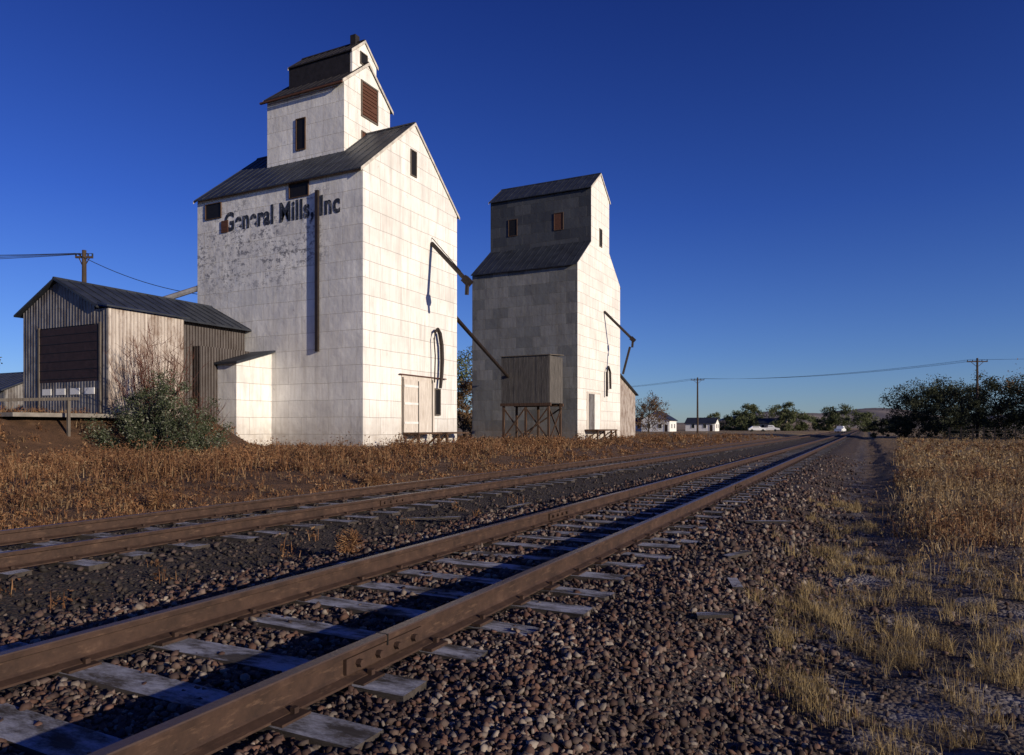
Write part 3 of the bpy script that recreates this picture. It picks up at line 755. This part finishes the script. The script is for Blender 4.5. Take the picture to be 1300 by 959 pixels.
mass('distant_dark_trees',[(-3+k*9+r.normal(0,3),330+r.normal(0,12),r.uniform(4,6.5),r.uniform(9,13)) for k in range(14)]+[(-190+k*12,330,r.uniform(5,9),12) for k in range(9)],m_tree_dark,12,.35,30000)
mass('undergrowth',[(2.5+k*1.9+r.normal(0,.6),108-k*.8+r.normal(0,2),r.uniform(2.2,5.6),r.uniform(3,5.5)) for k in range(20)],m_tree_dark,13,.12,42000)

S=empty('willow_shrub'); r=np.random.default_rng(5)
sx,sy=-26.6,20.2; C_=[];R_=[];T=[]
for k in range(70):
    a=r.uniform(0,6.28); q=3.2*r.random()**.55; hx=sx+math.cos(a)*q*1.02; hy=sy+math.sin(a)*q*.8
    top=.15+3.1*(1-(q/3.8)**2)*r.uniform(.45,1.05)
    T.append(([(sx+(hx-sx)*.4,sy+(hy-sy)*.4,-.1),(sx+(hx-sx)*.8,sy+(hy-sy)*.8,top*.55),(hx,hy,top)],[.03,.02,.008]))
    for u in (.2,.45,.75,1.0): C_.append((sx+(hx-sx)*(.5+.5*u),sy+(hy-sy)*(.5+.5*u),top*u)); R_.append(r.uniform(.18,.5))
multi_tube('stems',T,m_bark,S,4)
v,f=leaves(np.array(C_),np.array(R_),34000,.05,r,.9); npmesh('leaves',v,f,m_shrub,S)
def twigs(name,sx,sy,z0,h,spread,n,seed,mat):
    r=np.random.default_rng(seed); e=empty(name); T=[]
    for k in range(n):
        a=r.uniform(0,6.28); q=spread*r.random()**.6; hh=h*r.uniform(.6,1)*(1-.25*(q/spread)**2)
        b=Vector((sx+math.cos(a)*q*.2,sy+math.sin(a)*q*.2,z0)); tp=Vector((sx+math.cos(a)*q,sy+math.sin(a)*q,z0+hh)); m_=b.lerp(tp,.5)+Vector((r.normal(0,.12),r.normal(0,.12),.1))
        T.append(([b,m_,tp],[.022,.014,.005]))
        for j in range(7):
            u=r.uniform(.35,.95); s=m_.lerp(tp,(u-.5)*2) if u>.5 else b.lerp(m_,u*2)
            T.append(([s,s+Vector((r.normal(0,.3),r.normal(0,.3),r.uniform(.2,.6)))],[.010,.004]))
    multi_tube('branches',T,mat,e,3)
twigs('red_twig_shrub',-28.6,21.4,.8,5.4,2.1,75,3,m_redtwig)
twigs('bare_shrub',-29.8,24.5,.6,2.5,1.5,30,4,m_redtwig)

for i,(a,b) in enumerate([(-4.95,6.0),(-10.6,8.0),(-10.4,13.5)]):
    r=np.random.default_rng(60+i); e=empty('tumbleweed'); rad0=.22 if i else .16
    T=[]
    z0=float(H(np.array(a),np.array(b)))
    for k in range(170):
        d0=r.normal(0,1,3); d0/=np.linalg.norm(d0); d1=d0+r.normal(0,.5,3); d1/=np.linalg.norm(d1)
        c=Vector((a,b,z0+rad0*.75)); T.append(([c+Vector(d0)*rad0*.3,c+Vector(d0+d1)*rad0*.45,c+Vector(d1)*rad0],[.004,.003,.002]))
    multi_tube('stems',T,m_weed,e,3)
Dd=empty('scrap_boards'); r=np.random.default_rng(8)
for (a,b,L_,ang) in [(-6.15,8.6,.9,.5),(-5.6,11,.7,1.4),(-1.1,5.2,.25,.3),(-1.3,7.5,.35,1.0),(-1.5,10.2,.6,.2),(1.4,4.4,.35,-.6),(.9,3.8,.2,.8),(-1.0,6.4,.3,1.9)]:
    z=float(H(np.array(a),np.array(b)))+.03
    beam('board',(a,b,z),(a+math.cos(ang)*L_,b+math.sin(ang)*L_,z+.02),.09,.025,m_tie,Dd)

# ------------------------------------------------------------------ light
el,az=rad(13),rad(12.5)
sd=Vector((math.cos(el)*math.cos(az),-math.cos(el)*math.sin(az),math.sin(el)))
su=bpy.data.lights.new('sun','SUN'); su.energy=5.0; su.angle=rad(.5); su.color=(1,.87,.68)
so=bpy.data.objects.new('sun',su); so.rotation_euler=sd.to_track_quat('Z','Y').to_euler(); link(so)
w=bpy.data.worlds.new('World'); scene.world=w; w.use_nodes=True
t=NT(w.node_tree); bg=w.node_tree.nodes['Background']
sk=t.n('ShaderNodeTexSky'); sk.sky_type='NISHITA'; sk.sun_disc=False; sk.sun_elevation=el; sk.sun_rotation=rad(90)+az
sk.air_density=1.0; sk.dust_density=.4; sk.ozone_density=3.0; sk.altitude=900
gz=t.xyz(t.n('ShaderNodeTexCoord').outputs['Generated'])[2]
grad=t.ramp(gz,[(0,(.56,.68,1.0)),(.10,(.42,.56,1.0)),(.28,(.24,.38,.95)),(.55,(.13,.22,.70))])
c=t.mix(1.0,sk.outputs[0],grad,'MULTIPLY')
t.l(c,bg.inputs['Color']); bg.inputs['Strength'].default_value=.115

# ------------------------------------------------------------------ camera
cam=bpy.data.cameras.new('camera'); co_=bpy.data.objects.new('camera',cam); link(co_)
cam.sensor_width=36; cam.lens=24.92; cam.shift_y=.0488; cam.clip_start=.05; cam.clip_end=8000
co_.location=(0,0,1.3); co_.rotation_euler=(rad(90),0,rad(26.565))
scene.camera=co_
scene.view_settings.view_transform='Standard'; scene.view_settings.look='None'; scene.view_settings.exposure=0
